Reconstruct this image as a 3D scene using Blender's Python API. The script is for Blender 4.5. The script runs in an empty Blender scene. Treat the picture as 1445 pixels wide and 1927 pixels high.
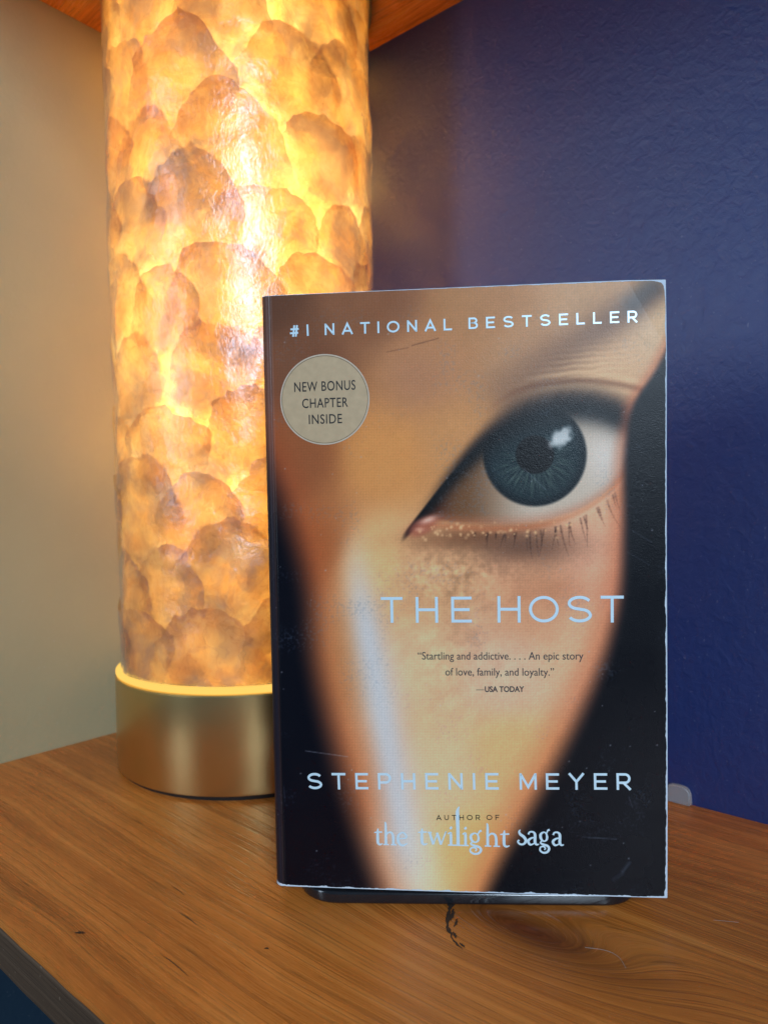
import bpy, bmesh, math, random
import numpy as np
from mathutils import Matrix, Vector, noise as mnoise
random.seed(7); np.random.seed(7)
S = bpy.context.scene
COL = S.collection
R = math.radians
PI = math.pi

# ------------------------------------------------------------------ camera
cam_d = bpy.data.cameras.new('camera'); cam = bpy.data.objects.new('camera', cam_d); COL.objects.link(cam)
cam_d.sensor_fit = 'VERTICAL'; cam_d.sensor_height = 36.0; cam_d.lens = 1330/1927*36
cam_d.clip_start = 0.01; cam_d.clip_end = 20
cam.matrix_world = Matrix.Translation((0, 0, .144)) @ Matrix.Rotation(R(90)-math.atan(18.5/1330), 4, 'X') @ Matrix.Rotation(-.0063, 4, 'Z')
cam_d.dof.use_dof = True; cam_d.dof.focus_distance = .247; cam_d.dof.aperture_fstop = 15.0
S.camera = cam

# ------------------------------------------------------------------ world, window light, exposure
w = bpy.data.worlds.new('World'); S.world = w; w.use_nodes = True
bg = w.node_tree.nodes['Background']; bg.inputs[0].default_value = (.52, .72, 1, 1); bg.inputs[1].default_value = .13
S.view_settings.view_transform = 'Standard'; S.view_settings.look = 'None'
S.view_settings.exposure = 0; S.view_settings.gamma = 1
S.cycles.use_denoising = True
S.cycles.max_bounces = 10; S.cycles.transmission_bounces = 8; S.cycles.diffuse_bounces = 6
S.cycles.sample_clamp_indirect = 4

def window_light(name, loc, target, sx, sy, power, col):
    l = bpy.data.lights.new(name, 'AREA'); l.shape = 'RECTANGLE'; l.size = sx; l.size_y = sy
    l.energy = power; l.color = col
    o = bpy.data.objects.new(name, l); COL.objects.link(o); o.location = loc
    o.rotation_euler = (Vector(target)-Vector(loc)).to_track_quat('-Z', 'Y').to_euler()
    return o
window_light('window_light_right', (.50, -1.90, .92), (0, .3, .2), .45, 1.15, 42, (.66, .83, 1))
window_light('window_light_left', (-1.80, -1.05, .60), (-.05, .35, .15), .34, 1.3, 11, (.66, .82, 1))

# ------------------------------------------------------------------ helpers
def link(name, me, m=None, parent=None, smooth=True):
    o = bpy.data.objects.new(name, me); COL.objects.link(o)
    if m: me.materials.append(m)
    if parent: o.parent = parent
    if smooth:
        me.polygons.foreach_set('use_smooth', [True]*len(me.polygons))
    return o
def pyd(name, v, f, m=None, parent=None, smooth=True):
    me = bpy.data.meshes.new(name); me.from_pydata([tuple(p) for p in v], [], f); me.update()
    return link(name, me, m, parent, smooth)
def bm_obj(name, bm, m, parent=None, smooth=True, auto=None):
    me = bpy.data.meshes.new(name); bm.to_mesh(me); bm.free()
    o = link(name, me, m, parent, smooth)
    if auto is not None: me.set_sharp_from_angle(angle=R(auto))
    return o
def empty(name, loc=(0, 0, 0), rz=0):
    o = bpy.data.objects.new(name, None); COL.objects.link(o); o.location = loc; o.rotation_euler = (0, 0, rz)
    o.empty_display_size = .02
    return o
def tag(o, label=None, cat=None, group=None, kind=None):
    for k, v in (('label', label), ('category', cat), ('group', group), ('kind', kind)):
        if v: o[k] = v
    return o
def box_bm(x0, x1, y0, y1, z0, z1, bev=0, seg=2, nx=1):
    bm = bmesh.new(); bmesh.ops.create_cube(bm, size=1)
    for v in bm.verts:
        v.co = (x0+(v.co.x+.5)*(x1-x0), y0+(v.co.y+.5)*(y1-y0), z0+(v.co.z+.5)*(z1-z0))
    if bev: bmesh.ops.bevel(bm, geom=bm.edges[:], offset=bev, segments=seg, affect='EDGES', profile=.5)
    return bm
def lathe(name, prof, m, parent=None, n=96, sharp=30, closed=False):
    v = []; f = []; k = len(prof)
    for i in range(n):
        a = 2*PI*i/n
        for r, z in prof: v.append((r*math.cos(a), r*math.sin(a), z))
    for i in range(n):
        j = (i+1) % n
        for q in range(k if closed else k-1):
            p = (q+1) % k
            f.append((i*k+q, j*k+q, j*k+p, i*k+p))
    o = pyd(name, v, f, m, parent); o.data.set_sharp_from_angle(angle=R(sharp)); return o
def tube_v(pts, rad, n=8):
    v = []; f = []
    pts = [Vector(p) for p in pts]
    for i, p in enumerate(pts):
        t = (pts[min(i+1, len(pts)-1)]-pts[max(i-1, 0)]).normalized()
        u = t.cross(Vector((0, 0, 1)));
        if u.length < 1e-4: u = t.cross(Vector((1, 0, 0)))
        u.normalize(); w_ = t.cross(u)
        r = rad[i] if isinstance(rad, (list, tuple)) else rad
        for k in range(n):
            a = 2*PI*k/n; v.append(p+u*r*math.cos(a)+w_*r*math.sin(a))
    for i in range(len(pts)-1):
        for k in range(n):
            f.append((i*n+k, i*n+(k+1) % n, (i+1)*n+(k+1) % n, (i+1)*n+k))
    f.append(tuple(range(n))[::-1]); f.append(tuple((len(pts)-1)*n+k for k in range(n)))
    return v, f

class N:      # small node-graph writer
    def __init__(s, name):
        s.m = bpy.data.materials.new(name); s.m.use_nodes = True; s.t = s.m.node_tree
        s.t.nodes.clear(); s.out = s.t.nodes.new('ShaderNodeOutputMaterial')
    def new(s, typ, **kw):
        n = s.t.nodes.new(typ)
        for k, v in kw.items(): setattr(n, k, v)
        return n
    def put(s, sock, v):
        if isinstance(v, bpy.types.NodeSocket): s.t.links.new(v, sock)
        else:
            if hasattr(sock.default_value, '__len__') and not hasattr(v, '__len__'): v = (v,)*len(sock.default_value)
            if hasattr(sock.default_value, '__len__') and len(sock.default_value) == 4 and len(v) == 3: v = (*v, 1)
            sock.default_value = v
    def math(s, op, a, b=0, c=0, clamp=False):
        n = s.new('ShaderNodeMath', operation=op, use_clamp=clamp)
        s.put(n.inputs[0], a); s.put(n.inputs[1], b); s.put(n.inputs[2], c); return n.outputs[0]
    def add(s, a, b): return s.math('ADD', a, b)
    def sub(s, a, b): return s.math('SUBTRACT', a, b)
    def mul(s, a, b): return s.math('MULTIPLY', a, b)
    def coord(s, which='Object'): return s.new('ShaderNodeTexCoord').outputs[which]
    def sep(s, v): n = s.new('ShaderNodeSeparateXYZ'); s.put(n.inputs[0], v); return n.outputs
    def comb(s, x, y, z):
        n = s.new('ShaderNodeCombineXYZ')
        for i, q in enumerate((x, y, z)): s.put(n.inputs[i], q)
        return n.outputs[0]
    def vmul(s, v, t): n = s.new('ShaderNodeVectorMath', operation='MULTIPLY'); s.put(n.inputs[0], v); s.put(n.inputs[1], t); return n.outputs[0]
    def vadd(s, v, t): n = s.new('ShaderNodeVectorMath', operation='ADD'); s.put(n.inputs[0], v); s.put(n.inputs[1], t); return n.outputs[0]
    def noise(s, v, scale, detail=3, rough=.5, dist=0, col=False):
        n = s.new('ShaderNodeTexNoise'); s.put(n.inputs['Vector'], v)
        n.inputs['Scale'].default_value = scale; n.inputs['Detail'].default_value = detail
        n.inputs['Roughness'].default_value = rough; n.inputs['Distortion'].default_value = dist
        return n.outputs['Color' if col else 'Fac']
    def ramp(s, f, pts, interp='LINEAR'):
        n = s.new('ShaderNodeValToRGB'); s.put(n.inputs[0], f); e = n.color_ramp; e.interpolation = interp
        while len(e.elements) < len(pts): e.elements.new(.5)
        for el, (p, c) in zip(e.elements, pts):
            el.position = p; el.color = (*c, 1) if hasattr(c, '__len__') else (c, c, c, 1)
        return n.outputs[0]
    def mix(s, f, a, b, mode='MIX'):
        n = s.new('ShaderNodeMix', data_type='RGBA', blend_type=mode)
        s.put(n.inputs[0], f); s.put(n.inputs[6], a); s.put(n.inputs[7], b); return n.outputs[2]
    def bump(s, h, strength, dist=.001, nrm=None):
        n = s.new('ShaderNodeBump'); s.put(n.inputs['Height'], h); n.inputs['Strength'].default_value = strength
        n.inputs['Distance'].default_value = dist
        if nrm is not None: s.put(n.inputs['Normal'], nrm)
        return n.outputs[0]
    def pbsdf(s, **kw):
        n = s.new('ShaderNodeBsdfPrincipled')
        for k, v in kw.items(): s.put(n.inputs[k.replace('_', ' ')], v)
        return n
    def done(s, shader):
        s.t.links.new(shader if isinstance(shader, bpy.types.NodeSocket) else shader.outputs[0], s.out.inputs[0]); return s.m

def srgb(r, g, b):
    f = lambda c: (c/255/12.92) if c/255 <= .04045 else ((c/255+.055)/1.055)**2.4
    return (f(r), f(g), f(b))

# ------------------------------------------------------------------ materials
def wall_mat(name, col, rough, spec, bump):
    g = N(name); c = g.coord()
    big = g.noise(c, 9, 3, .5)
    colr = g.mix(g.ramp(big, [(.3, 0), (.7, 1)]), tuple(x*.93 for x in col), tuple(min(1, x*1.05) for x in col))
    fine = g.noise(c, 200, 4, .62, .5); mid = g.noise(c, 90, 3, .5)
    h = g.add(fine, g.mul(mid, .35))
    spk = g.ramp(g.noise(c, 700, 1, .5), [(.0, 0), (.73, 0), (.78, 1)])
    colr = g.mix(g.mul(spk, .12), colr, (.6, .6, .62))
    p = g.pbsdf(Base_Color=colr, IOR=1.56 if spec > .7 else 1.5, Roughness=g.add(rough, g.mul(g.sub(fine, .5), .15)), Specular_IOR_Level=spec, Normal=g.bump(h, bump, .0012))
    return g.done(p)
M_navy = wall_mat('navy_satin_paint', (.009, .031, .165), .48, .8, .42)
M_cream = wall_mat('cream_wall_paint', (.44, .375, .215), .6, .3, .28)

def wood_mat(name, tint=1.0, dark=False, knots=True, pale=False):
    g = N(name); c = g.coord(); x, y, z = g.sep(c)
    w1 = g.noise(g.vmul(c, (5, 14, 14)), 1, 2, .5)                       # slow wander of the rings
    yy = g.add(g.add(y, g.mul(g.sub(w1, .5), .020)), g.mul(z, 2.4 if dark else .8))
    if knots:
        def blob(cx, cy, ax, ay):
            dx = g.math('DIVIDE', g.sub(x, cx), ax); dy = g.math('DIVIDE', g.sub(y, cy), ay)
            return g.math('EXPONENT', g.mul(g.add(g.mul(dx, dx), g.mul(dy, dy)), -1))
        k1 = blob(-.112, .209, .034, .014); k2 = blob(-.125, .200, .075, .030); kc = blob(-.116, .211, .018, .0055)
        yy = g.add(g.add(yy, g.mul(k1, .012)), g.mul(k2, .022))
    ring = g.noise(g.comb(g.mul(x, 1.6), g.mul(yy, 175), g.mul(z, 3)), 1, 2, .45)
    ring2 = g.noise(g.comb(g.mul(x, 3), g.mul(yy, 520), 0), 1, 2, .6)
    fib = g.noise(g.comb(g.mul(x, 90), g.mul(yy, 2600), g.mul(z, 900)), 1, 2, .6)
    soft = g.noise(g.vmul(c, (10, 22, 22)), 1, 3, .55)
    f = g.add(g.add(g.mul(ring, .44), g.mul(ring2, .24)), g.mul(soft, .38))
    if dark: pts = [(.30, (.030, .016, .009)), (.5, (.060, .034, .019)), (.62, (.10, .060, .036)), (.75, (.17, .11, .07))]  # much darker tones of the wood, used on the shelf front edges
    else: pts = [(.33, (.27, .072, .012)), (.47, (.46, .138, .022)), (.58, (.60, .195, .034)), (.72, (.76, .30, .068))]
    if pale: pts = [(p_, (min(.8, c_[0]*1.55), c_[1]*1.6, c_[2]*1.6)) for p_, c_ in pts]  # pine lightened for the upper shelf: lamp glow put into the colour
    col = g.ramp(f, pts)
    # thin dark late-wood lines
    ln = g.noise(g.comb(g.mul(x, 2.2), g.mul(yy, 300), 3.1), 1, 1, .5)
    line = g.ramp(g.math('ABSOLUTE', g.sub(ln, .5)), [(0, 1), (.018, .75), (.05, 0)])
    col = g.mix(g.mul(line, .26), col, (.07, .024, .007) if not dark else (.015, .011, .008))
    col = g.mix(g.mul(g.ramp(fib, [(.35, 0), (.7, 1)]), .25), col, tuple(q*1.5 for q in pts[2][1]))
    pore = g.ramp(g.noise(g.comb(g.mul(x, 60), g.mul(yy, 1500), 7.7), 1, 1, .5), [(.68, 0), (.74, 1)])
    col = g.mix(g.mul(pore, .35), col, (.05, .017, .006))
    if knots:
        col = g.mix(g.mul(k1, .55), col, (.085, .030, .012))
        kring = g.noise(g.comb(g.mul(kc, 9), g.mul(k1, 14), 0), 1, 2, .5)
        col = g.mix(g.mul(kc, .85), col, g.mix(g.ramp(kring, [(.35, 0), (.65, 1)]), (.075, .012, .006), (.17, .036, .012)))
    dust = g.ramp(g.noise(c, 900, 1, .5), [(.76, 0), (.80, 1)])
    col = g.mix(g.mul(dust, .3), col, (.55, .42, .30))
    h = g.add(g.mul(fib, .5), g.mul(line, -.8))
    p = g.pbsdf(Base_Color=col, Roughness=g.add(g.add(.27 if not dark else .7, g.mul(g.sub(fib, .5), .18)), g.mul(g.sub(soft, .5), .25)), Specular_IOR_Level=.42 if not dark else .3, Normal=g.bump(h, .30, .0004))
    return g.done(p)
M_wood = wood_mat('stained_pine'); M_wood_lamplit = wood_mat('stained_pine_lamplit', knots=False, pale=True); M_edge = wood_mat('dark_front_edge', dark=True, knots=False)

def brass_mat():
    g = N('brushed_brass'); c = g.coord(); x, y, z = g.sep(c)
    ang = g.math('ARCTAN2', y, x)
    br = g.noise(g.comb(g.mul(ang, 6), 0, g.mul(z, 6000)), 1, 2, .6)
    sm = g.noise(c, 60, 2, .5)
    p = g.pbsdf(Base_Color=g.mix(g.mul(sm, .5), (.70, .52, .23), (.58, .42, .18)), Metallic=1.0, Roughness=g.add(.29, g.mul(br, .05)), Normal=g.bump(br, .03, .0002))
    return g.done(p)
M_brass = brass_mat()

def simple(name, col, rough=.5, spec=.5, metal=0.0, **kw):
    g = N(name); c = g.coord(); n = g.noise(c, 400, 2, .5)
    p = g.pbsdf(Base_Color=g.mix(n, tuple(q*.85 for q in col), tuple(q*1.12 for q in col)), Roughness=g.add(rough, g.mul(g.sub(n, .5), .08)), Specular_IOR_Level=spec, Metallic=metal, **kw)
    return g.done(p)
M_black = simple('black_rubber', (.012, .012, .013), .6)
M_stand = simple('black_glossy_enamel', (.010, .012, .016), .16, .7)
M_ink = simple('black_ink', (.018, .016, .016), .4)
M_ink_grey = simple('dark_grey_ink', (.06, .055, .06), .4)
M_worn = simple('worn_white_paper_edge', (.62, .72, .82), .8, .2)
M_pages = simple('book_pages', (.62, .55, .42), .8, .2)
M_fibre = simple('pale_fibre', (.42, .39, .36), .6)
M_crack = simple('dark_crack', (.045, .024, .014), .8)
M_seal = simple('seal_print', (.56, .40, .235), .42, .4)
M_seal_line = simple('seal_rule', (.62, .50, .38), .4)
M_seal_gap = simple('seal_inner_rule', (.17, .11, .07), .4)

def foil_mat():
    g = N('pale_blue_foil'); c = g.coord(); n = g.noise(c, 900, 2, .6)
    p = g.pbsdf(Base_Color=g.mix(n, (.62, .84, .97), (.74, .93, 1.0)), Metallic=.10, Roughness=.30, Normal=g.bump(n, .06, .0002))
    return g.done(p)
M_foil = foil_mat()

def shell_mat(name='capiz_shell', inner=False):
    g = N(name); c = g.coord(); info = g.new('ShaderNodeObjectInfo'); rnd = info.outputs['Random']
    cc = g.vadd(c, g.comb(g.mul(rnd, 3.1), g.mul(rnd, 7.7), g.mul(rnd, 1.3)))
    wob = g.noise(cc, 40, 3, .6, col=True)
    cw = g.vadd(cc, g.vmul(wob, (.016, .016, .016)))
    cloud = g.noise(cw, 38, 4, .62, .8); hue = g.noise(g.vadd(cw, (3, 1, 5)), 30, 3, .6, .6); mauve = g.noise(g.vadd(cw, (9, 4, 2)), 34, 4, .65, .5)
    fine = g.noise(g.vmul(cw, (1, 1, .35)), 520, 3, .6)
    vein = g.ramp(g.math('ABSOLUTE', g.sub(g.noise(cw, 60, 3, .6, 1.0), .5)), [(0, 1), (.010, .6), (.035, 0)])
    t = g.add(g.add(g.mul(cloud, .80), g.add(g.mul(g.sub(g.noise(cw, 170, 4, .65, .8), .5), .22), g.mul(fine, .20))), g.mul(g.sub(rnd, .5), .10))
    pale = g.ramp(t, [(.36, (.60, .46, .26)), (.52, (.90, .76, .44)), (.66, (1, .95, .70))])
    oran = g.ramp(t, [(.36, (.66, .42, .15)), (.52, (.92, .64, .25)), (.66, (1, .82, .42))])
    trans = g.mix(g.ramp(hue, [(.40, 0), (.62, 1)]), pale, oran)
    mv = g.ramp(mauve, [(.48, 0), (.60, 1)])
    trans = g.mix(g.mul(mv, .66), trans, (.42, .31, .22))
    trans = g.mix(g.mul(vein, .36), trans, (.50, .27, .08))
    diff = g.ramp(t, [(.3, (.30, .24, .22)), (.5, (.44, .35, .28)), (.7, (.58, .48, .36))])
    nr = g.bump(g.add(g.mul(cloud, .7), g.mul(fine, .25)), .45, .0012)
    if not inner:
        u, v, _ = g.sep(g.coord('UV'))
        rr = g.math('SQRT', g.add(g.mul(u, u), g.mul(v, v)))
        up = g.ramp(g.add(g.mul(g.add(v, g.mul(u, .25)), .5), .5), [(.42, 0), (.66, 1)])     # 1 at the free upper lip
        ed = g.add(rr, g.mul(g.sub(g.noise(cc, 160, 3, .6), .5), .5))
        lip = g.mul(g.ramp(ed, [(.93, 0), (1.0, 1)]), up)
        trans = g.mix(g.mul(lip, .55), trans, (.50, .26, .09))
        fade = g.mul(g.ramp(ed, [(.50, 0), (1.0, 1)]), g.sub(1, up))
        body = g.mul(g.sub(1, g.mul(fade, .95)), .80)
    tr = g.new('ShaderNodeBsdfTranslucent'); g.put(tr.inputs[0], trans); g.put(tr.inputs[1], nr)
    di = g.new('ShaderNodeBsdfDiffuse'); g.put(di.inputs[0], diff); g.put(di.inputs[2], nr)
    m1 = g.new('ShaderNodeMixShader'); g.put(m1.inputs[0], g.add(.16, g.mul(mv, .22)))
    g.t.links.new(tr.outputs[0], m1.inputs[1]); g.t.links.new(di.outputs[0], m1.inputs[2])
    gl = g.new('ShaderNodeBsdfGlossy'); g.put(gl.inputs['Color'], g.mix(fine, (.66, .80, 1), (1, .92, .98))); gl.inputs['Roughness'].default_value = .22
    g.put(gl.inputs['Normal'], g.bump(g.add(g.mul(fine, .5), g.mul(cloud, .9)), .6, .0012))
    fr = g.new('ShaderNodeFresnel'); fr.inputs[0].default_value = 1.55
    m2 = g.new('ShaderNodeMixShader'); g.put(m2.inputs[0], g.mul(fr.outputs[0], 1.9))
    g.t.links.new(m1.outputs[0], m2.inputs[1]); g.t.links.new(gl.outputs[0], m2.inputs[2])
    if inner: return g.done(m2.outputs[0])
    tp = g.new('ShaderNodeBsdfTransparent')
    m3 = g.new('ShaderNodeMixShader'); g.put(m3.inputs[0], body)
    g.t.links.new(tp.outputs[0], m3.inputs[1]); g.t.links.new(m2.outputs[0], m3.inputs[2])
    return g.done(m3.outputs[0])
M_shell = shell_mat()
M_liner = shell_mat('inner_shell_layer', True)


# ------------------------------------------------------------------ setting: corner, walls, shelves (frame turned along the walls)
ANG = R(-40.05)
KX, BY, FY = -.4154, .3475, .0993          # left wall plane, right wall plane, shelf front edge, in the turned frame
ZU = .4345                                  # underside of the upper shelf
def T(x, y, z=0): return Vector((x*math.cos(ANG)-y*math.sin(ANG), x*math.sin(ANG)+y*math.cos(ANG), z))
rw = bm_obj('navy_wall', box_bm(KX-.05, 1.6, BY, BY+.05, -.5, 1.2), M_navy, None, False)
lw = bm_obj('cream_wall', box_bm(KX-.05, KX, BY-.52, BY-.0005, -.012, 1.2), M_cream, None, False)
M_teal = wall_mat('dark_teal_wall', (.012, .030, .050), .5, .4, .3)
lb = bm_obj('lower_wall', box_bm(KX-.05, KX, BY-.52, BY-.0005, -.5, -.0125), M_teal, None, False)  # left wall below the shelf, given a darker teal colour
for o, l in ((rw, 'navy blue satin painted wall behind the book, catching the lamp glow'), (lw, 'cream painted wall left of the glowing lamp'), (lb, 'dark teal stretch of wall seen below the lower shelf edge')):
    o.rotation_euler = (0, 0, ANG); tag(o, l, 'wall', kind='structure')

def board(name, z0, z1, top, label):
    x0, x1, y0, y1 = KX+.0004, 1.1, FY, BY-.0004
    bm = bmesh.new()
    nx = 260
    prof = [(0, 0), (0, -1), (1, -1), (1, 0)]
    rows = []
    th = z1-z0
    for i in range(nx+1):
        x = x0+(x1-x0)*i/nx
        j = .0007*(mnoise.noise(Vector((x*60, 0, z0*9)))+.5*mnoise.noise(Vector((x*190, 3, z0))))
        ring = [(y0+.0006+j, z1-.0004), (y0+.0016+j, z1), (y1, z1), (y1, z0), (y0+.0015+j*.6, z0), (y0+.0002+j*.3, z0+.0012), (y0+j*.4, z1-.0018)]
        rows.append([bm.verts.new((x, a, b)) for a, b in ring])
    n = 7
    for i in range(nx):
        for k in range(n):
            fa = bm.faces.new((rows[i][k], rows[i+1][k], rows[i+1][(k+1) % n], rows[i][(k+1) % n]))
            fa.material_index = 1 if k in (4, 5, 6) and False else (1 if k in (4, 5) else 0)
    bm.faces.new(rows[0]); bm.faces.new(rows[-1][::-1])
    bmesh.ops.recalc_face_normals(bm, faces=bm.faces[:])
    o = bm_obj(name, bm, top, None, True, 35); o.data.materials.append(M_edge)
    o.rotation_euler = (0, 0, ANG)
    return tag(o, label, 'shelf')
lower = board('wooden_shelf', -.0178, 0, M_wood, 'lower amber stained pine corner shelf carrying the lamp and the book')
upper = board('wooden_shelf', ZU, ZU+.02, M_wood_lamplit, 'upper amber pine shelf overhead, its underside lit orange above the lamp')

# crack beside the knot: a sliver of dark recess laid in the grain, part of the shelf
def sliver(name, pts, wid, m, parent, z=.00012, amp=.0006):
    v = []; f = []; n = 60
    P = [Vector((*p, 0)) for p in pts]
    seg = [(P[i+1]-P[i]).length for i in range(len(P)-1)]; L = sum(seg)
    for i in range(n+1):
        s = L*i/n; k = 0
        while k < len(seg)-1 and s > seg[k]: s -= seg[k]; k += 1
        p = P[k].lerp(P[k+1], min(1, s/seg[k])); t = (P[k+1]-P[k]).normalized(); q = Vector((-t.y, t.x, 0))
        ww = wid(i/n)*(1+.5*mnoise.noise(Vector((i*.45, 1, 2))))
        off = q*amp*mnoise.noise(Vector((i*.23, 5, 0)))
        v += [p+off+q*ww+Vector((0, 0, z)), p+off-q*ww+Vector((0, 0, z))]
    for i in range(n): f.append((2*i, 2*i+1, 2*i+3, 2*i+2))
    o = pyd(name, v, f, m, parent, False); return o
sliver('crack', [(-.1445, .2085), (-.1405, .2005), (-.1368, .1948), (-.1320, .1905), (-.1262, .1880)], lambda t: (.0010*(1-t)**.8+.00015)*(.75+.35*math.sin(t*23)), M_crack, lower)
for k_, (a, b, wd) in enumerate((((-.1415, .2050), (-.1382, .1985), .0006), ((-.1372, .2010), (-.1352, .1962), .0004), ((-.1340, .1938), (-.1312, .1915), .0005), ((-.1400, .1985), (-.1382, .1962), .0004), ((-.1290, .1902), (-.1262, .1893), .0004))):
    sliver('splinter', [a, ((a[0]+b[0])/2+.0003, (a[1]+b[1])/2), b], lambda t, wd=wd: wd*math.sin(PI*(.05+.9*t)), M_crack, lower, .00014, .0005)
for (a, b, wd) in (((-.2315, .1128), (-.2285, .1150), .0006), ((-.176, .1478), (-.1745, .1486), .0004), ((-.215, .142), (-.203, .1415), .00018), ((-.20, .125), (-.183, .1243), .00016), ((-.232, .150), (-.222, .1495), .00015)):
    sliver('nick', [a, ((a[0]+b[0])/2, (a[1]+b[1])/2+.0003), b], lambda t, wd=wd: wd*math.sin(PI*(.05+.9*t)), M_crack, lower, amp=.0002)

def fibre(pts, r, label):
    P = []
    for i in range(25):
        t = i/24*(len(pts)-1); k = min(int(t), len(pts)-2); q = t-k
        p0, p1, p2, p3 = (Vector(pts[max(0, min(len(pts)-1, k+d))]) for d in (-1, 0, 1, 2))
        P.append(.5*((2*p1)+(p2-p0)*q+(2*p0-5*p1+4*p2-p3)*q*q+(3*p1-p0-3*p2+p3)*q**3))
    c = T(*P[0][:2], 0)
    v, f = tube_v([T(p.x, p.y, r+p.z)-c for p in P], r, 5)
    o = pyd('lint_fibre', v, f, M_fibre); o.location = c
    return tag(o, label, 'fibre')
fibre([(-.0965, .2140, 0), (-.0905, .2163, .0003), (-.0860, .2155, .0004), (-.0825, .2124, 0)], .00006, 'thin curved pale lint fibre lying on the shelf by the dark knot')
fibre([(-.0690, .2560, 0), (-.0654, .2575, .0003), (-.0620, .2600, 0)], .00004, 'tiny pale lint fibre on the shelf right of the book')

# ------------------------------------------------------------------ lamp
LC = Vector((-.0762, .4145, 0))
lamp = empty('table_lamp', LC); lamp.rotation_euler = (0, -.014, 0)
tag(lamp, 'lit cylindrical table lamp with amber capiz shell shade on brushed brass base', 'lamp')
RB = .0764
lathe('foot_pad', [(0, .0), (RB-.002, .0), (RB-.0012, .0022), (0, .0022)], M_black, lamp)
lathe('base', [(0, .0022), (RB-.0012, .0022), (RB-.0002, .0026), (RB, .0036), (RB, .0505), (RB-.0005, .0513), (RB-.0030, .0515), (RB-.0033, .047), (0, .047)], M_brass, lamp)
ge = N('leaked_lamp_glow'); em = ge.new('ShaderNodeEmission'); em.inputs[0].default_value = (1, .60, .13, 1); em.inputs[1].default_value = 1.15
M_glow = ge.done(em.outputs[0])
lathe('leak_glow_ring', [(RB-.0075, .047), (RB-.0035, .0508), (RB-.0012, .0519), (RB-.0003, .0525), (RB-.0003, .0534), (RB-.0016, .0542), (RB-.0055, .0546)], M_glow, lamp)  # added glowing ring standing for light leaking onto the brass rim
RS, Z0, Z1 = RB-.0016, .0550, .4288
lathe('shade_liner', [(RS-.0035, Z0), (RS-.0017, Z1)], M_liner, lamp, 72)
lathe('top_cap', [(0, Z1), (RS+.0012, Z1), (RS+.0022, Z1+.0006), (RS+.0022, Z1+.002), (0, Z1+.0025)], M_brass, lamp)
rows = 11; per = 11; dz = (Z1-Z0)/(rows-.6)
for r_ in range(rows):
    for k in range(per):
        th0 = 2*PI*(k+.5*(r_ % 2))/per+random.uniform(-.11, .11)
        zc = Z0+(r_+.15)*dz+random.uniform(-.007, .007)
        rad = random.uniform(.0250, .0335); ph = random.uniform(0, 9)
        v = [(0, 0, 0)]; f = []; nr, na = 6, 64
        base_r = RS-.0022+random.uniform(0, .0012)
        tilt = random.uniform(.012, .055); roll_ = random.uniform(-.035, .035); asp = random.uniform(.86, 1.12)
        ctr = None
        pts2 = [(0, 0)]
        for i in range(1, nr+1):
            for j in range(na):
                a = 2*PI*j/na
                rr = rad*i/nr*(1+(.26*mnoise.noise(Vector((math.cos(a)*1.3+ph, math.sin(a)*1.3, r_)))+.09*mnoise.noise(Vector((math.cos(a)*5+ph, math.sin(a)*5, k)))+.05*mnoise.noise(Vector((math.cos(a)*14, math.sin(a)*14+ph, k))))*(i/nr))
                pts2.append((rr*math.cos(a)*asp, rr*math.sin(a)))
        v = []
        for (s, t) in pts2:
            z = min(max(zc+t, Z0), Z1-.0002)
            q = (s*s+t*t)/(rad*rad)
            rr = base_r+(t/rad+.2)*.5*tilt*.04+s*roll_*.6-.0005*q+.0011*mnoise.noise(Vector((s*55+ph, t*55, k+r_*3)))
            rr = max(rr, RS-.0033)+.0018*(z-Z0)/(Z1-Z0)
            a = th0+s/RS
            v.append(Vector((rr*math.cos(a), rr*math.sin(a), z)))
        org = Vector((RS*math.cos(th0), RS*math.sin(th0), zc))
        v = [p-org for p in v]
        f = [(0, 1+j, 1+(j+1) % na) for j in range(na)]
        for i in range(nr-1):
            for j in range(na):
                a_, b_ = 1+i*na+j, 1+i*na+(j+1) % na
                f.append((a_, a_+na, b_+na, b_))
        o = pyd('capiz_shell', v, f, M_shell, lamp); o.location = org
        uvl = o.data.uv_layers.new(name='UVMap'); uvq = [(p_[0]/rad, p_[1]/rad) for p_ in pts2]
        for lp in o.data.loops: uvl.data[lp.index].uv = uvq[lp.vertex_index]
# two bulbs on a stem inside the shade
lathe('socket_stem', [(.006, .047), (.006, .20)], M_brass, lamp, 16)
for z, e in ((.205, .82), (.350, .68)):
    l = bpy.data.lights.new('bulb_light', 'POINT'); l.energy = e*1.0; l.color = (1, .64, .24); l.shadow_soft_size = .018
    o = bpy.data.objects.new('bulb_light', l); COL.objects.link(o); o.location = LC+Vector((.016, .019, z))

# ------------------------------------------------------------------ book stand
BO = Vector((-.040, .2526, .0063)); BR = Matrix.Rotation(-.0868, 4, 'Z') @ Matrix.Rotation(.0293, 4, 'X') @ Matrix.Rotation(-.0096, 4, 'Y')
W, H = .1367, .2096
stand = empty('book_stand', (.030, .262, 0), -.028)
tag(stand, 'glossy black stand with rounded corners holding up the paperback', 'book stand')
bm = bmesh.new(); pts = []
hw, y0, y1, rc = .0622, -.0132, .060, .015
for cx_, cy_, a0 in ((hw-rc, y0+rc, -90), (hw-rc, y1-rc, 0), (-hw+rc, y1-rc, 90), (-hw+rc, y0+rc, 180)):
    for i in range(9):
        a = R(a0+90*i/8); pts.append((cx_+rc*math.cos(a), cy_+rc*math.sin(a)))
fa = bm.faces.new([bm.verts.new((x, y, .0006)) for x, y in pts])
r = bmesh.ops.extrude_face_region(bm, geom=[fa]); vs = [v for v in r['geom'] if isinstance(v, bmesh.types.BMVert)]
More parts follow.
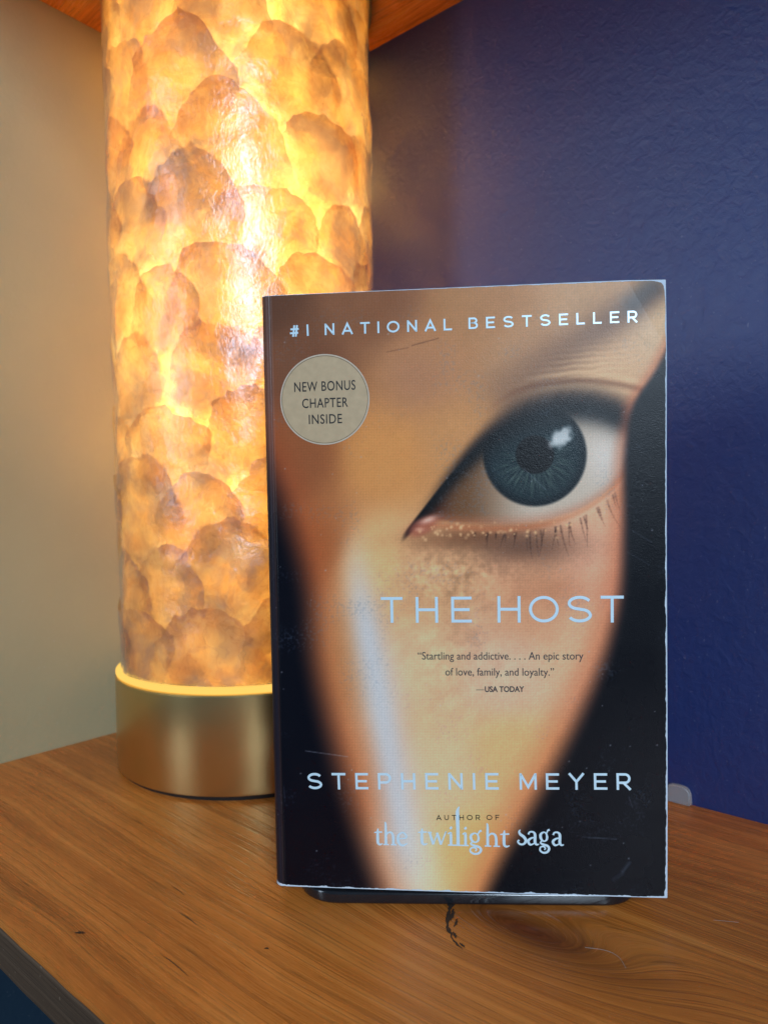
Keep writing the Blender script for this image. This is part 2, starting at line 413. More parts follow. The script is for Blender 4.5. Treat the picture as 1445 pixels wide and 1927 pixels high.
bmesh.ops.translate(bm, verts=vs, vec=(0, 0, .0046)); bmesh.ops.recalc_face_normals(bm, faces=bm.faces[:])
ed = [e for e in bm.edges if abs(e.verts[0].co.z-e.verts[1].co.z) < 1e-5]
bmesh.ops.bevel(bm, geom=ed, offset=.0012, segments=4, affect='EDGES', profile=.5)
bm_obj('base_plate', bm, M_stand, stand, True, 35)
bm_obj('rubber_pad', box_bm(-.045, .045, .0, .05, 0, .0006), M_black, stand, False)
bm_obj('back_plate', box_bm(-.045, .045, .0405, .0445, .0050, .135, .0015, 3), M_stand, stand, True, 35)

# ------------------------------------------------------------------ the paperback
book = empty('paperback_book'); book.matrix_world = Matrix.Translation(BO) @ BR
tag(book, 'worn upright paperback with dark and tan cover and pale blue foil lettering', 'book')
cor_px = np.array([(489, 556), (1252, 527), (1255, 1690), (519, 1665)], float)
cor_m = np.array([(0, H), (W, H), (W, 0), (0, 0)], float)
def homog(a, b):
    A = []
    for (x, y), (u, v) in zip(a, b):
        A.append([x, y, 1, 0, 0, 0, -u*x, -u*y]); A.append([0, 0, 0, x, y, 1, -v*x, -v*y])
    h = np.linalg.solve(np.array(A), b.reshape(-1)); return np.append(h, 1).reshape(3, 3)
HM = homog(cor_px, cor_m); HI = np.linalg.inv(HM)
def cv(x, y):           # a spot measured on the printed cover -> metres on the cover
    p = HM @ np.array([x, y, 1.]); return p[0]/p[2], p[1]/p[2]

def surf_y(u, v):        # depth of the cover skin behind its flat plane
    u = np.asarray(u, float); v = np.asarray(v, float)
    rr = .0032
    e = np.clip((rr-u)/rr, 0, 1); y = rr*(1-np.sqrt(np.clip(1-e*e, 0, 1)))*1.0
    y = y+.00022*np.exp(-((u-.0034)/.0005)**2)                     # hinge crease
    y = y+.0009*np.sin(np.clip(u/W, 0, 1)*PI)*-.5+.0003*np.sin(v*38+u*20)*(u/W)
    d = (u-(W-.006))*.75+(v-(H-.012))*.42                           # turned corner at top right
    y = y+np.clip(d, 0, None)*.12
    return y

# --- the printed picture: a soft, generic eye on a warm ground; colours only
def sstep(a, b, x):
    t = np.clip((x-a)/(b-a), 0, 1); return t*t*(3-2*t)
def interp(pts, y):
    p = np.array(pts, float); return np.interp(y, p[:, 0], p[:, 1])
def smooth_interp(pts, y):
    p = np.array(pts, float); x = p[:, 0]; v = p[:, 1]; m = np.gradient(v, x)
    i = np.clip(np.searchsorted(x, y)-1, 0, len(x)-2); hh = x[i+1]-x[i]; t = np.clip((y-x[i])/hh, 0, 1)
    return (2*t**3-3*t*t+1)*v[i]+(t**3-2*t*t+t)*hh*m[i]+(-2*t**3+3*t*t)*v[i+1]+(t**3-t*t)*hh*m[i+1]
def vnoise(X, Y, s, seed):
    rs = np.random.RandomState(seed); G = rs.rand(256, 256)
    x = X/s; y = Y/s; xi = np.floor(x).astype(int); yi = np.floor(y).astype(int); fx = x-xi; fy = y-yi
    fx = fx*fx*(3-2*fx); fy = fy*fy*(3-2*fy)
    g = lambda a, b: G[a % 256, b % 256]
    return (g(xi, yi)*(1-fx)*(1-fy)+g(xi+1, yi)*fx*(1-fy)+g(xi, yi+1)*(1-fx)*fy+g(xi+1, yi+1)*fx*fy)
def seg_dist(X, Y, x0, y0, x1, y1):
    dx, dy = x1-x0, y1-y0; t = np.clip(((X-x0)*dx+(Y-y0)*dy)/(dx*dx+dy*dy), 0, 1)
    return np.hypot(X-x0-t*dx, Y-y0-t*dy), t
def C3(*c): return np.array(c, float)/255
def lay(img, mask, col):
    return img*(1-mask[..., None])+np.asarray(col)*mask[..., None]
def paint(X, Y):
    img = np.zeros(X.shape+(3,))
    # warm ground: browner at the top and left, lighter to the middle
    key = [(480, 560, 90, 62, 46), (700, 560, 128, 88, 60), (900, 560, 165, 122, 78), (1150, 560, 172, 136, 92), (1240, 620, 196, 170, 130),
           (560, 700, 112, 76, 54), (800, 700, 176, 128, 84), (1000, 700, 178, 138, 96), (1150, 690, 200, 165, 122),
           (560, 860, 140, 86, 52), (720, 860, 200, 142, 80), (860, 830, 190, 140, 86), (1200, 800, 190, 150, 110),
           (600, 1020, 160, 98, 56), (700, 1050, 222, 180, 122), (800, 1080, 206, 162, 116), (1000, 1120, 205, 158, 118), (1140, 1080, 226, 176, 140),
           (640, 1250, 190, 140, 88), (780, 1250, 220, 184, 140), (950, 1260, 214, 180, 146), (1090, 1220, 222, 178, 138),
           (680, 1450, 205, 150, 98), (830, 1450, 226, 190, 144), (960, 1430, 226, 178, 120), (760, 1640, 236, 206, 150), (900, 1620, 226, 178, 110)]
    wsum = np.zeros(X.shape); acc = np.zeros(X.shape+(3,))
    for kx, ky, r_, g_, b_ in key:
        q = 1/(((X-kx)**2+(Y-ky)**2)/1e4+.15)**2.2
        wsum += q; acc += q[..., None]*C3(r_, g_, b_)
    img = acc/wsum[..., None]
    n1 = vnoise(X+.5*Y, Y, 26, 1)*.5+vnoise(X, Y, 11, 2)*.3+vnoise(X, Y, 5, 3)*.2
    skin = sstep(1000, 1080, Y)*sstep(1420, 1200, Y)*np.exp(-((X-850-(Y-1100)*.05)/95)**2)
    img *= (1+(n1-.5)[..., None]*(.05+.26*skin[..., None]))
    pores = vnoise(X*1.0+Y*.3, Y, 3.2, 41)-.5
    img *= (1+pores*.07*sstep(500, 1200, X))[..., None]
    under = np.exp(-((X-860)/110)**2-((Y-1075)/55)**2)
    img *= (1+under*.22*(vnoise(X*.8+Y*.6, Y*.8-X*.6, 6, 43)+vnoise(X*.5-Y*.85, Y*.5+X*.85, 11, 44)-1))[..., None]
    # pinkish cloud, upper middle
    img = lay(img, .35*np.exp(-((X-780)/60)**2-((Y-705)/60)**2), C3(150, 112, 92))
    # pale cool streak
    xs = smooth_interp([(980, 664), (1080, 674), (1200, 694), (1350, 722), (1500, 748), (1700, 776)], Y)
    ws = smooth_interp([(980, 26), (1100, 30), (1300, 38), (1500, 42), (1700, 54)], Y)
    st = np.exp(-(np.abs(X-xs)/ws)**2.0)*sstep(960, 1200, Y)*(1-.5*sstep(1560, 1700, Y))
    img = lay(img, .85*st, C3(188, 206, 212))
    # brow: broad blurred diagonal
    d, t = seg_dist(X, Y, 1236, 545, 960, 735); bw = 26+26*t
    img = lay(img, (.80-.35*t)*np.exp(-(d/bw)**2), C3(92, 70, 56))
    d, t = seg_dist(X, Y, 1225, 540, 1190, 575)
    img = lay(img, .55*np.exp(-(d/22)**2), C3(52, 66, 76))
    # fine creases over the lid
    wr = np.sin((Y+.10*X+6*vnoise(X, Y, 30, 9))*.55)*.5+.5
    cre = np.exp(-((X-1110)/85)**2-((Y-690+(X-1110)*.25)/34)**2)
    img = lay(img, .45*cre*wr, C3(226, 196, 148))
    d = np.abs(Y-smooth_interp([(880, 800), (960, 742), (1060, 718), (1150, 722), (1230, 740)], X))
    img = lay(img, .5*np.exp(-(d/6)**2)*sstep(900, 1010, X), C3(110, 70, 44))
    img = lay(img, .35*np.exp(-(np.abs(d-13)/6)**2)*sstep(960, 1060, X), C3(232, 200, 150))
    # ---- generic eye: an almond between two smooth lids
    up = smooth_interp([(740, 1030), (790, 965), (850, 890), (920, 822), (1000, 778), (1080, 762), (1150, 775), (1215, 815)], X)
    lo = smooth_interp([(740, 1034), (800, 984), (870, 984), (960, 986), (1040, 976), (1110, 948), (1170, 895), (1215, 820)], X)
    inside = sstep(-5, 5, Y-up)*sstep(-5, 5, lo-Y)*sstep(752, 770, X)
    # soft socket shade above and below (printed)
    dd = Y-up
    img = lay(img, sstep(765, 900, X)*np.exp(-(np.clip(-dd, 0, 999)/(18+16*sstep(850, 1000, X)))**2)*(dd < 25)*.96, C3(26, 24, 26))
    img = lay(img, .55*np.exp(-((X-880)/120)**2-((Y-1010-(X-880)*-.05)/22)**2), C3(92, 54, 32))
    img = lay(img, .62*np.exp(-((X-985)/120)**2-((Y-1030)/34)**2), C3(58, 40, 34))
    img = lay(img, .30*np.exp(-((X-1050)/110)**2-((Y-1110)/40)**2), C3(150, 88, 58))
    img = lay(img, .22*np.exp(-((X-960)/150)**2-((Y-1190)/30)**2), C3(176, 120, 84))
    # white of the eye
    sc = np.zeros(X.shape+(3,))+C3(186, 180, 160)
    sc = lay(sc, .6*np.exp(-((X-1135)/34)**2-((Y-860)/50)**2), C3(214, 214, 204))
    sc = lay(sc, sstep(1010, 860, X), C3(104, 74, 46))
    sc = lay(sc, .9*sstep(870, 800, X), C3(66, 30, 20))
    sc = lay(sc, .75*np.exp(-((Y-up)/24)**2), C3(24, 26, 28))
    sc = lay(sc, .5*np.exp(-((lo-Y)/14)**2), C3(178, 116, 84))
    # iris
    ix, iy, ir = 1006, 856, 97
    rr = np.hypot(X-ix, Y-iy); an = np.arctan2(Y-iy, X-ix)
    fib_ = vnoise(an*26+40, rr*.05, 1, 5)*.6+vnoise(an*60+90, rr*.10, 1, 6)*.4
    ic = np.zeros(X.shape+(3,))+C3(20, 38, 44)
    ic = lay(ic, np.clip((fib_-.35)*1.5, 0, 1)*sstep(ir, ir*.45, rr)*.75*sstep(-60, 60, Y-iy), C3(120, 142, 124))
    ic = lay(ic, sstep(.80*ir, ir, rr)*.7, C3(8, 16, 22))
    ic = lay(ic, sstep(38, 34, rr), C3(8, 10, 14))
    sc = lay(sc, sstep(ir+4, ir-4, rr), [0, 0, 0]) + ic*sstep(ir+4, ir-4, rr)[..., None]
    gl = sstep(.80, .25, np.hypot((X-1056)/40, (Y-822+(X-1056)*.3)/30)+.35*(vnoise(X, Y, 9, 31)-.5))
    sc = lay(sc, .85*gl, C3(214, 228, 224))
    sc = lay(sc, .93*np.exp(-(np.clip(Y-up, 0, 999)/34)**2), C3(12, 16, 20))
    img = lay(img, inside, [0, 0, 0])+sc*inside[..., None]
    # tear corner glint
    img = lay(img, .85*np.exp(-(np.hypot((X-796)/30, (Y-990+(X-796)*.35)/17))**4), C3(150, 84, 66))
    img = lay(img, .8*np.exp(-(np.hypot((X-806)/15, (Y-978+(X-806)*.3)/6))**2), C3(236, 196, 172))
    img = lay(img, .6*np.exp(-(np.hypot((X-790)/9, (Y-996)/4))**2), C3(230, 180, 150))
    # lower lid rim
    img = lay(img, .75*np.exp(-((Y-lo-9)/7)**2)*sstep(780, 860, X)*sstep(1225, 1150, X), C3(176, 112, 74)+.0)
    img = lay(img, .6*np.exp(-((Y-lo-13)/8)**2)*sstep(1000, 1100, X)*sstep(1220, 1160, X), C3(232, 196, 160))
    # lower lashes and catch points
    rs = np.random.RandomState(11)
    for i in range(26):
        x0 = 900+i*10.5+rs.uniform(-9, 9); y0 = float(smooth_interp([(740, 1034), (800, 984), (870, 984), (960, 986), (1040, 976), (1110, 948), (1170, 895), (1215, 820)], np.array([x0]))[0])+18
        ln = rs.uniform(18, 62)*(.5+.5*(x0 > 980)); a = R(104-30*(x0-900)/270)+rs.uniform(-.22, .22); bend = rs.uniform(-.5, .1)
        px_, py_ = x0, y0
        for k in range(5):
            nx2, ny2 = px_+ln/5*math.cos(a+bend*k/5), py_+ln/5*math.sin(a+bend*k/5)
            d, t = seg_dist(X, Y, px_, py_, nx2, ny2)
            img = lay(img, rs.uniform(.28, .4)*np.exp(-(d/(2.0-.26*k))**2)*(1-.12*k), C3(40, 27, 24))
            px_, py_ = nx2, ny2
    for i in range(60):
        x0 = rs.uniform(785, 1080); y0 = 1000+rs.normal(0, 7)-(x0 > 1000)*(x0-1000)*.15; s = rs.uniform(1.5, 3.2)
        img = lay(img, rs.uniform(.3, .9)*np.exp(-(((X-x0)**2+(Y-y0)**2)/s**2)), C3(232, 190, 136))
    # upper lashes
    for i in range(16):
        x0 = 965+i*14+rs.uniform(-6, 6); y0 = float(smooth_interp([(740, 1030), (790, 965), (850, 890), (920, 822), (1000, 778), (1080, 762), (1150, 775), (1215, 815)], np.array([x0]))[0])
        a = R(-75+58*(x0-960)/240); ln = rs.uniform(30, 46)
        d, t = seg_dist(X, Y, x0, y0, x0+ln*math.cos(a), y0+ln*math.sin(a))
        img = lay(img, .38*(1-t)*np.exp(-(d/(5-2*t))**2), C3(16, 18, 20))
    # ---- dark surround: left and right
    xl = smooth_interp([(500, 440), (820, 462), (950, 512), (1100, 556), (1250, 572), (1400, 606), (1520, 640), (1700, 702)], Y)
    wl = smooth_interp([(500, 30), (900, 55), (1200, 52), (1450, 58), (1700, 52)], Y)
    q = (X-xl)/wl
    img = lay(img, sstep(2.1, .2, q)*.55, C3(150, 66, 34))
    img = lay(img, sstep(1.15, -.35, q), C3(7, 10, 20))
    xr = smooth_interp([(500, 1400), (640, 1268), (700, 1235), (760, 1196), (830, 1182), (1000, 1178), (1120, 1172), (1200, 1155), (1320, 1112), (1420, 1064), (1520, 1010), (1620, 952), (1720, 905)], Y)
    wr_ = smooth_interp([(500, 16), (780, 14), (1000, 22), (1200, 34), (1450, 46), (1720, 34)], Y)
    q = (xr-X)/wr_
    img = lay(img, sstep(2.4, .3, q)*.50, C3(176, 92, 56))
    img = lay(img, sstep(.95, -.55, q), C3(6, 10, 18))
    # hinge strip
    xh = 505+(Y-556)*.026
    img = lay(img, .35*sstep(2, -2, X-xh), C3(70, 62, 72))
    img = lay(img, .45*np.exp(-((X-xh-1)/2.2)**2), C3(60, 40, 34))
    # halftone, scuffs and specks
    ht = np.sin((X+Y)*.62)*np.sin((X-Y)*.62)
    img *= (1+.035*ht)[..., None]
    img *= (1+.06*(np.random.RandomState(3).rand(*X.shape)-.5))[..., None]
    rs = np.random.RandomState(21)
    for i in range(85):
        x0 = rs.uniform(500, 1250); y0 = rs.uniform(560, 1670); s = rs.uniform(.7, 1.5)
        m = (np.abs(X-x0) < 8) & (np.abs(Y-y0) < 8)
        img[m] = img[m]*(1-.55*np.exp(-((X[m]-x0)**2+(Y[m]-y0)**2)/s**2))[:, None]+.55*np.exp(-((X[m]-x0)**2+(Y[m]-y0)**2)/s**2)[:, None]*C3(170, 185, 195)
    for (x0, y0, x1, y1, wd, al, c_) in [(576, 1412, 655, 1423, 1.0, .45, (150, 160, 172)), (1172, 1640, 1184, 1624, 3.2, .30, (130, 150, 165)), (1155, 1655, 1170, 1645, 4, .18, (130, 150, 165)),
            (1095, 1575, 1160, 1579, .8, .4, (130, 150, 165)), (985, 882, 1026, 922, .8, .5, (120, 140, 150)), (1190, 1000, 1226, 1022, .8, .35, (120, 140, 150)), (1180, 1040, 1222, 1064, .7, .3, (120, 140, 150)),
            (728, 662, 768, 654, 1.0, .5, (84, 56, 42)), (775, 650, 824, 637, 1.3, .6, (84, 56, 42)), (1183, 1500, 1190, 1520, 1, .3, (130, 150, 165)), (535, 1480, 537, 1500, 1, .3, (120, 130, 150))]:
        d, t = seg_dist(X, Y, x0, y0, x1, y1)
        img = lay(img, al*np.exp(-(d/wd)**2)*(.6+.4*vnoise(X, Y, 4, 8)), C3(*c_))
    sc2 = np.clip(vnoise(X, Y, 3, 12)*1.0+vnoise(X, Y, 60, 13)-1.42, 0, 1)
    img = lay(img, sc2*.5, C3(96, 120, 140))
    return np.clip(img, 0, 1)

NU, NV = 520, 780
us = np.concatenate([np.linspace(0, .0040, 24, endpoint=False), np.linspace(.0040, W, NU-24)]); vs_ = np.linspace(0, H, NV)
U, V = np.meshgrid(us, vs_)
P = np.stack([U, V, np.ones_like(U)], -1) @ HI.T; PX = P[..., 0]/P[..., 2]; PY = P[..., 1]/P[..., 2]
img = paint(PX, PY)
lin = np.where(img <= .04045, img/12.92, ((img+.055)/1.055)**2.4)
GAIN = 1.36
lin = np.clip(lin*GAIN*np.array([1.05, .875, .84]), [.0008, .0025, .0045], .85)
co = np.stack([U, surf_y(U, V), V], -1).reshape(-1, 3)
idx = np.arange(NU*NV).reshape(NV, NU)
quads = np.stack([idx[:-1, :-1], idx[:-1, 1:], idx[1:, 1:], idx[1:, :-1]], -1).reshape(-1, 4)
me = bpy.data.meshes.new('front_cover'); me.vertices.add(len(co)); me.vertices.foreach_set('co', co.astype(np.float32).ravel())
me.loops.add(quads.size); me.loops.foreach_set('vertex_index', quads.ravel().astype(np.int32))
me.polygons.add(len(quads)); me.polygons.foreach_set('loop_start', np.arange(0, quads.size, 4, dtype=np.int32)); me.polygons.foreach_set('loop_total', np.full(len(quads), 4, np.int32))
me.update(); me.validate()
att = me.color_attributes.new('print', 'FLOAT_COLOR', 'POINT')
att.data.foreach_set('color', np.concatenate([lin.reshape(-1, 3), np.ones((NU*NV, 1))], 1).astype(np.float32).ravel())
def cover_mat():
    g = N('printed_cover'); a = g.new('ShaderNodeVertexColor', layer_name='print'); c = g.coord()
    fine = g.noise(c, 2600, 2, .6); sm = g.noise(c, 60, 3, .5); med = g.noise(c, 300, 3, .6)
    p = g.pbsdf(Base_Color=a.outputs[0], Roughness=g.add(.19, g.mul(sm, .20)), Specular_IOR_Level=.22,
                Normal=g.bump(g.add(g.mul(fine, .9), g.mul(med, .4)), .26, .00025))
    return g.done(p)
cover = link('front_cover', me, cover_mat(), book)

# worn white rims of the cover (right, bottom, top) and the chewed lower left tip
def rim(name, path, wid, n=500, seed=1.0):
    v = []; f = []
    for i in range(n+1):
        t = i/n; (u, vv), (nx_, ny_) = path(t)
        pz = .35+.9*max(0, mnoise.noise(Vector((t*34, seed*3, 7)))+.35)
        ww = max(.00003, wid(t)*pz*(1+.55*mnoise.noise(Vector((t*150, seed, 0)))+.35*mnoise.noise(Vector((t*500, seed, 2)))))
        for s, b in ((-.00012, .0004), (-.00012, -.00006), (ww, -.00007)):
            uu, v2 = u+nx_*s, vv+ny_*s
            v.append((uu, float(surf_y(min(max(uu, 0), W), v2))+b, v2))
    for i in range(n):
        for k in range(2): f.append((i*3+k, i*3+k+1, i*3+4+k, i*3+3+k))
    return pyd(name, v, f, M_worn, book, False)
rim('worn_edge', lambda t: ((W, H*t), (-1, 0)), lambda t: .00062-.00035*t+.0008*math.exp(-t*90)+.0012*math.exp(-((1-t)*110)**2), seed=2)
rim('worn_edge', lambda t: ((W*t, 0), (0, 1)), lambda t: (.00028+.00025*(mnoise.noise(Vector((t*22, 8, 0))) > -.1)+.0016*math.exp(-t*60)+.0010*math.exp(-(1-t)*70)), seed=6)
rim('worn_edge', lambda t: ((W*t, H), (0, -1)), lambda t: .00008+.00026*sstep(.25, .95, t)+.0009*math.exp(-((1-t)*60)**2), seed=9)

TH = .034
def side_mat():
    g = N('page_block'); c = g.coord(); x, y, z = g.sep(c)
    n = g.noise(g.comb(g.mul(x, 6), g.mul(y, 9000), g.mul(z, 6)), 1, 1, .5)
    return g.done(g.pbsdf(Base_Color=g.mix(n, (.45, .38, .27), (.70, .62, .48)), Roughness=.85))
bm_obj('page_block', box_bm(.0030, W-.0008, .0016, TH, .0004, H-.0010), side_mat(), book, False)
M_spine = simple('dark_spine', (.010, .014, .028), .35)
sp = [( .0, .0032)] + [(-.0012*math.sin(PI*i/12), .0032+(TH-.0030)*i/12) for i in range(1, 12)] + [(0, TH+.0003), (W, TH+.0003)]
v = [(x, y, z) for z in (0, H) for x, y in sp]; k = len(sp)
pyd('spine_and_back_cover', v, [(i, i+1, k+i+1, k+i) for i in range(k-1)], M_spine, book)

# --- lettering -------------------------------------------------------
LIFT = .00011
def place_letters(name, verts2, faces, m, parent, lift=LIFT):
    v = [(a, float(surf_y(a, b))-lift-dz_, b) for a, b, dz_ in verts2]
    return pyd(name, v, faces, m, parent, False)
def arc(cx_, cy_, rx, ry, a0, a1, n=14):
    return [(cx_+rx*math.cos(R(a0+(a1-a0)*i/n)), cy_+ry*math.sin(R(a0+(a1-a0)*i/n))) for i in range(n+1)]
def glyph(ch, t):        # engraved wide capitals, height 1, stroke thickness t
    h = t/2; L, B, Tp = h, h, 1-h
    W_ = {'T': .84, 'H': .86, 'E': .78, 'O': 1.10, 'S': .92, 'N': .86, 'A': .96, 'L': .72, 'B': .82, 'R': .84, 'P': .80, 'M': 1.02, 'Y': .96, 'U': .86, 'F': .74, 'I': t, '1': t, '#': .78}[ch]
    r = W_-h
    if ch in 'I1': return W_, [[(h, 0), (h, 1)]]
    if ch == 'T': return W_, [[(0, Tp), (W_, Tp)], [(W_/2, 0), (W_/2, Tp)]]
    if ch == 'H': return W_, [[(L, 0), (L, 1)], [(r, 0), (r, 1)], [(L, .5), (r, .5)]]
    if ch == 'E': return W_, [[(W_, Tp), (L, Tp), (L, B), (W_, B)], [(L, .5), (W_-.08, .5)]]
    if ch == 'F': return W_, [[(W_, Tp), (L, Tp), (L, 0)], [(L, .48), (W_-.1, .48)]]
    if ch == 'L': return W_, [[(L, 1), (L, B), (W_, B)]]
    if ch == 'N': return W_, [[(L, 0), (L, Tp+.0), (L+.01, Tp), (r-.01, B), (r, B), (r, 1)]]
    if ch == 'M': return W_, [[(L, 0), (L, Tp), (L+.01, Tp), (W_/2, B+.08), (r-.01, Tp), (r, Tp), (r, 0)]]
    if ch == 'A': return W_, [[(h*.6, 0), (W_/2, Tp), (W_-h*.6, 0)], [(.2, .30), (W_-.2, .30)]]
    if ch == 'Y': return W_, [[(h*.7, 1), (W_/2, .48), (W_-h*.7, 1)], [(W_/2, 0), (W_/2, .48)]]
    if ch == 'U': return W_, [[(L, 1), (L, .42)]+arc(W_/2, .42, W_/2-h, .42-h, 180, 360)+[(r, 1)]]
    if ch == 'O': return W_, [arc(W_/2, .5, W_/2-h, .5-h, 0, 360, 40)]
    if ch == 'P': return W_, [[(L, 0), (L, Tp), (r-.25, Tp)]+arc(r-.25, .70-h*.35, .25, .30-h*.65, 90, -90)+[(L, .40+h*.3)]]
    if ch == 'R': return W_, [[(L, 0), (L, Tp), (r-.27, Tp)]+arc(r-.27, .70-h*.35, .25, .30-h*.65, 90, -90)+[(L, .40+h*.3)], [(r-.34, .40), (W_-h*.5, 0)]]
    if ch == 'B': return W_, [[(L, .52), (r-.27, .52)]+arc(r-.27, .76-h*.5, .22, .24-h*.5, -90, 90)+[(L, Tp), (L, B), (r-.27, B)]+arc(r-.27, .26+h*.5, .27, .26-h*.5, -90, 90)+[(L, .52)]]
    if ch == 'S': return W_, [arc(W_/2, .745-h*.5, W_/2-h-.02, .255-h*.5, 25, 180, 12)+arc(W_/2-.02, .745-h*.5, W_/2-h-.04, .235-h*.5, 190, 262, 7)+arc(W_/2+.02, .255+h*.5, W_/2-h-.04, .235-h*.5, 82, 8, 7)+arc(W_/2, .255+h*.5, W_/2-h-.01, .255-h*.5, 0, -156, 14)]
    if ch == '#': return W_, [[(.26, 0), (.42, 1)], [(.50, 0), (.66, 1)], [(.06, .66), (.80, .66)], [(.0, .32), (.74, .32)]]
def ribbon(pl, wf, V_, F_, xf, dz0):
    P_ = []
    for p in pl:
        if not P_ or math.hypot(p[0]-P_[-1][0], p[1]-P_[-1][1]) > 1e-5: P_.append(p)
    n = len(P_); closed = math.hypot(P_[0][0]-P_[-1][0], P_[0][1]-P_[-1][1]) < 1e-4 and n > 4
    b0 = len(V_)
    for i, p in enumerate(P_):
        def dr(a, b): d = math.hypot(b[0]-a[0], b[1]-a[1]); return ((b[0]-a[0])/d, (b[1]-a[1])/d)
        if closed and i in (0, n-1): d1 = dr(P_[-2], P_[0]); d2 = dr(P_[0], P_[1])
        else:
            d1 = dr(P_[i-1], p) if i > 0 else dr(p, P_[1]); d2 = dr(p, P_[i+1]) if i < n-1 else d1
        mx, my = d1[0]+d2[0], d1[1]+d2[1]; mm = math.hypot(mx, my) or 1; mx /= mm; my /= mm
        cosv = max(.42, mx*d1[0]+my*d1[1])
        ww = wf(i/(n-1))/cosv
        for s, dz_, k_ in ((1, -.00008, 1), (1, 0, .86), (-1, 0, .86), (-1, -.00008, 1)):
            a, b = xf(p[0]-my*s*k_*ww/2, p[1]+mx*s*k_*ww/2); V_.append((a, b, dz_+dz0))
    for i in range(n-1):
        for k_ in range(3): F_.append((b0+i*4+k_, b0+i*4+k_+1, b0+i*4+k_+5, b0+i*4+k_+4))
def wide_line(name, words, t, m, parent):   # words: (text, left x, left baseline y, right x, right baseline y, left top y, right top y) as measured on the cover
    V_ = []; F_ = []; cnt = 0
    for (txt, xl_, yl_, xr_, yr_, tl, tr_) in words:
        A = np.array(cv(xl_, yl_)); B = np.array(cv(xr_, yr_)); Ht = (np.linalg.norm(np.array(cv(xl_, tl))-A)+np.linalg.norm(np.array(cv(xr_, tr_))-B))/2
        ux = (B-A)/np.linalg.norm(B-A); uy = np.array((-ux[1], ux[0])); Ln = np.linalg.norm(B-A)/Ht
        gs = [glyph(c_, t) for c_ in txt]; tot = sum(g_[0] for g_ in gs); gap = (Ln-tot)/max(1, len(gs)-1)
        x = 0
        for w_, st in gs:
            for s_ in st:
                cnt += 1
                ribbon(s_, lambda q: t, V_, F_, lambda a, b, x=x: tuple(A+(ux*(a+x)+uy*b)*Ht), .000004*(cnt % 5))
            x += w_+gap
    return place_letters(name, V_, F_, m, parent)
wide_line('banner_lettering', [('#1', 546, 633, 581, 631, 612, 609), ('NATIONAL', 611, 630, 850, 622, 608, 600), ('BESTSELLER', 881, 620, 1198, 608, 598, 586)], .17, M_foil, cover)
wide_line('title_lettering', [('THE', 718, 1171, 888, 1171, 1123, 1122), ('HOST', 936, 1171, 1173, 1172, 1122, 1121)], .115, M_foil, cover)
wide_line('author_lettering', [('STEPHENIE', 580, 1484, 939, 1485, 1453, 1454), ('MEYER', 978, 1485, 1187, 1486, 1454, 1455)], .15, M_foil, cover)
wide_line('author_of_lettering', [('AUTHOR', 822, 1542, 904, 1542, 1532.5, 1532.5), ('OF', 916, 1542, 940, 1542, 1532.5, 1532.5)], .14, M_ink, cover)

# curly lower-case line, drawn with swelling strokes
def spl(pts, n=10):
    out = []
    for k in range(len(pts)-1):
        p0, p1, p2, p3 = (pts[max(0, min(len(pts)-1, k+d))] for d in (-1, 0, 1, 2))
        for i in range(n):
            q = i/n
            out.append(tuple(.5*((2*p1[j])+(p2[j]-p0[j])*q+(2*p0[j]-5*p1[j]+4*p2[j]-p3[j])*q*q+(3*p1[j]-p0[j]-3*p2[j]+p3[j])*q**3) for j in range(len(p1))))
    out.append(tuple(pts[-1])); return out
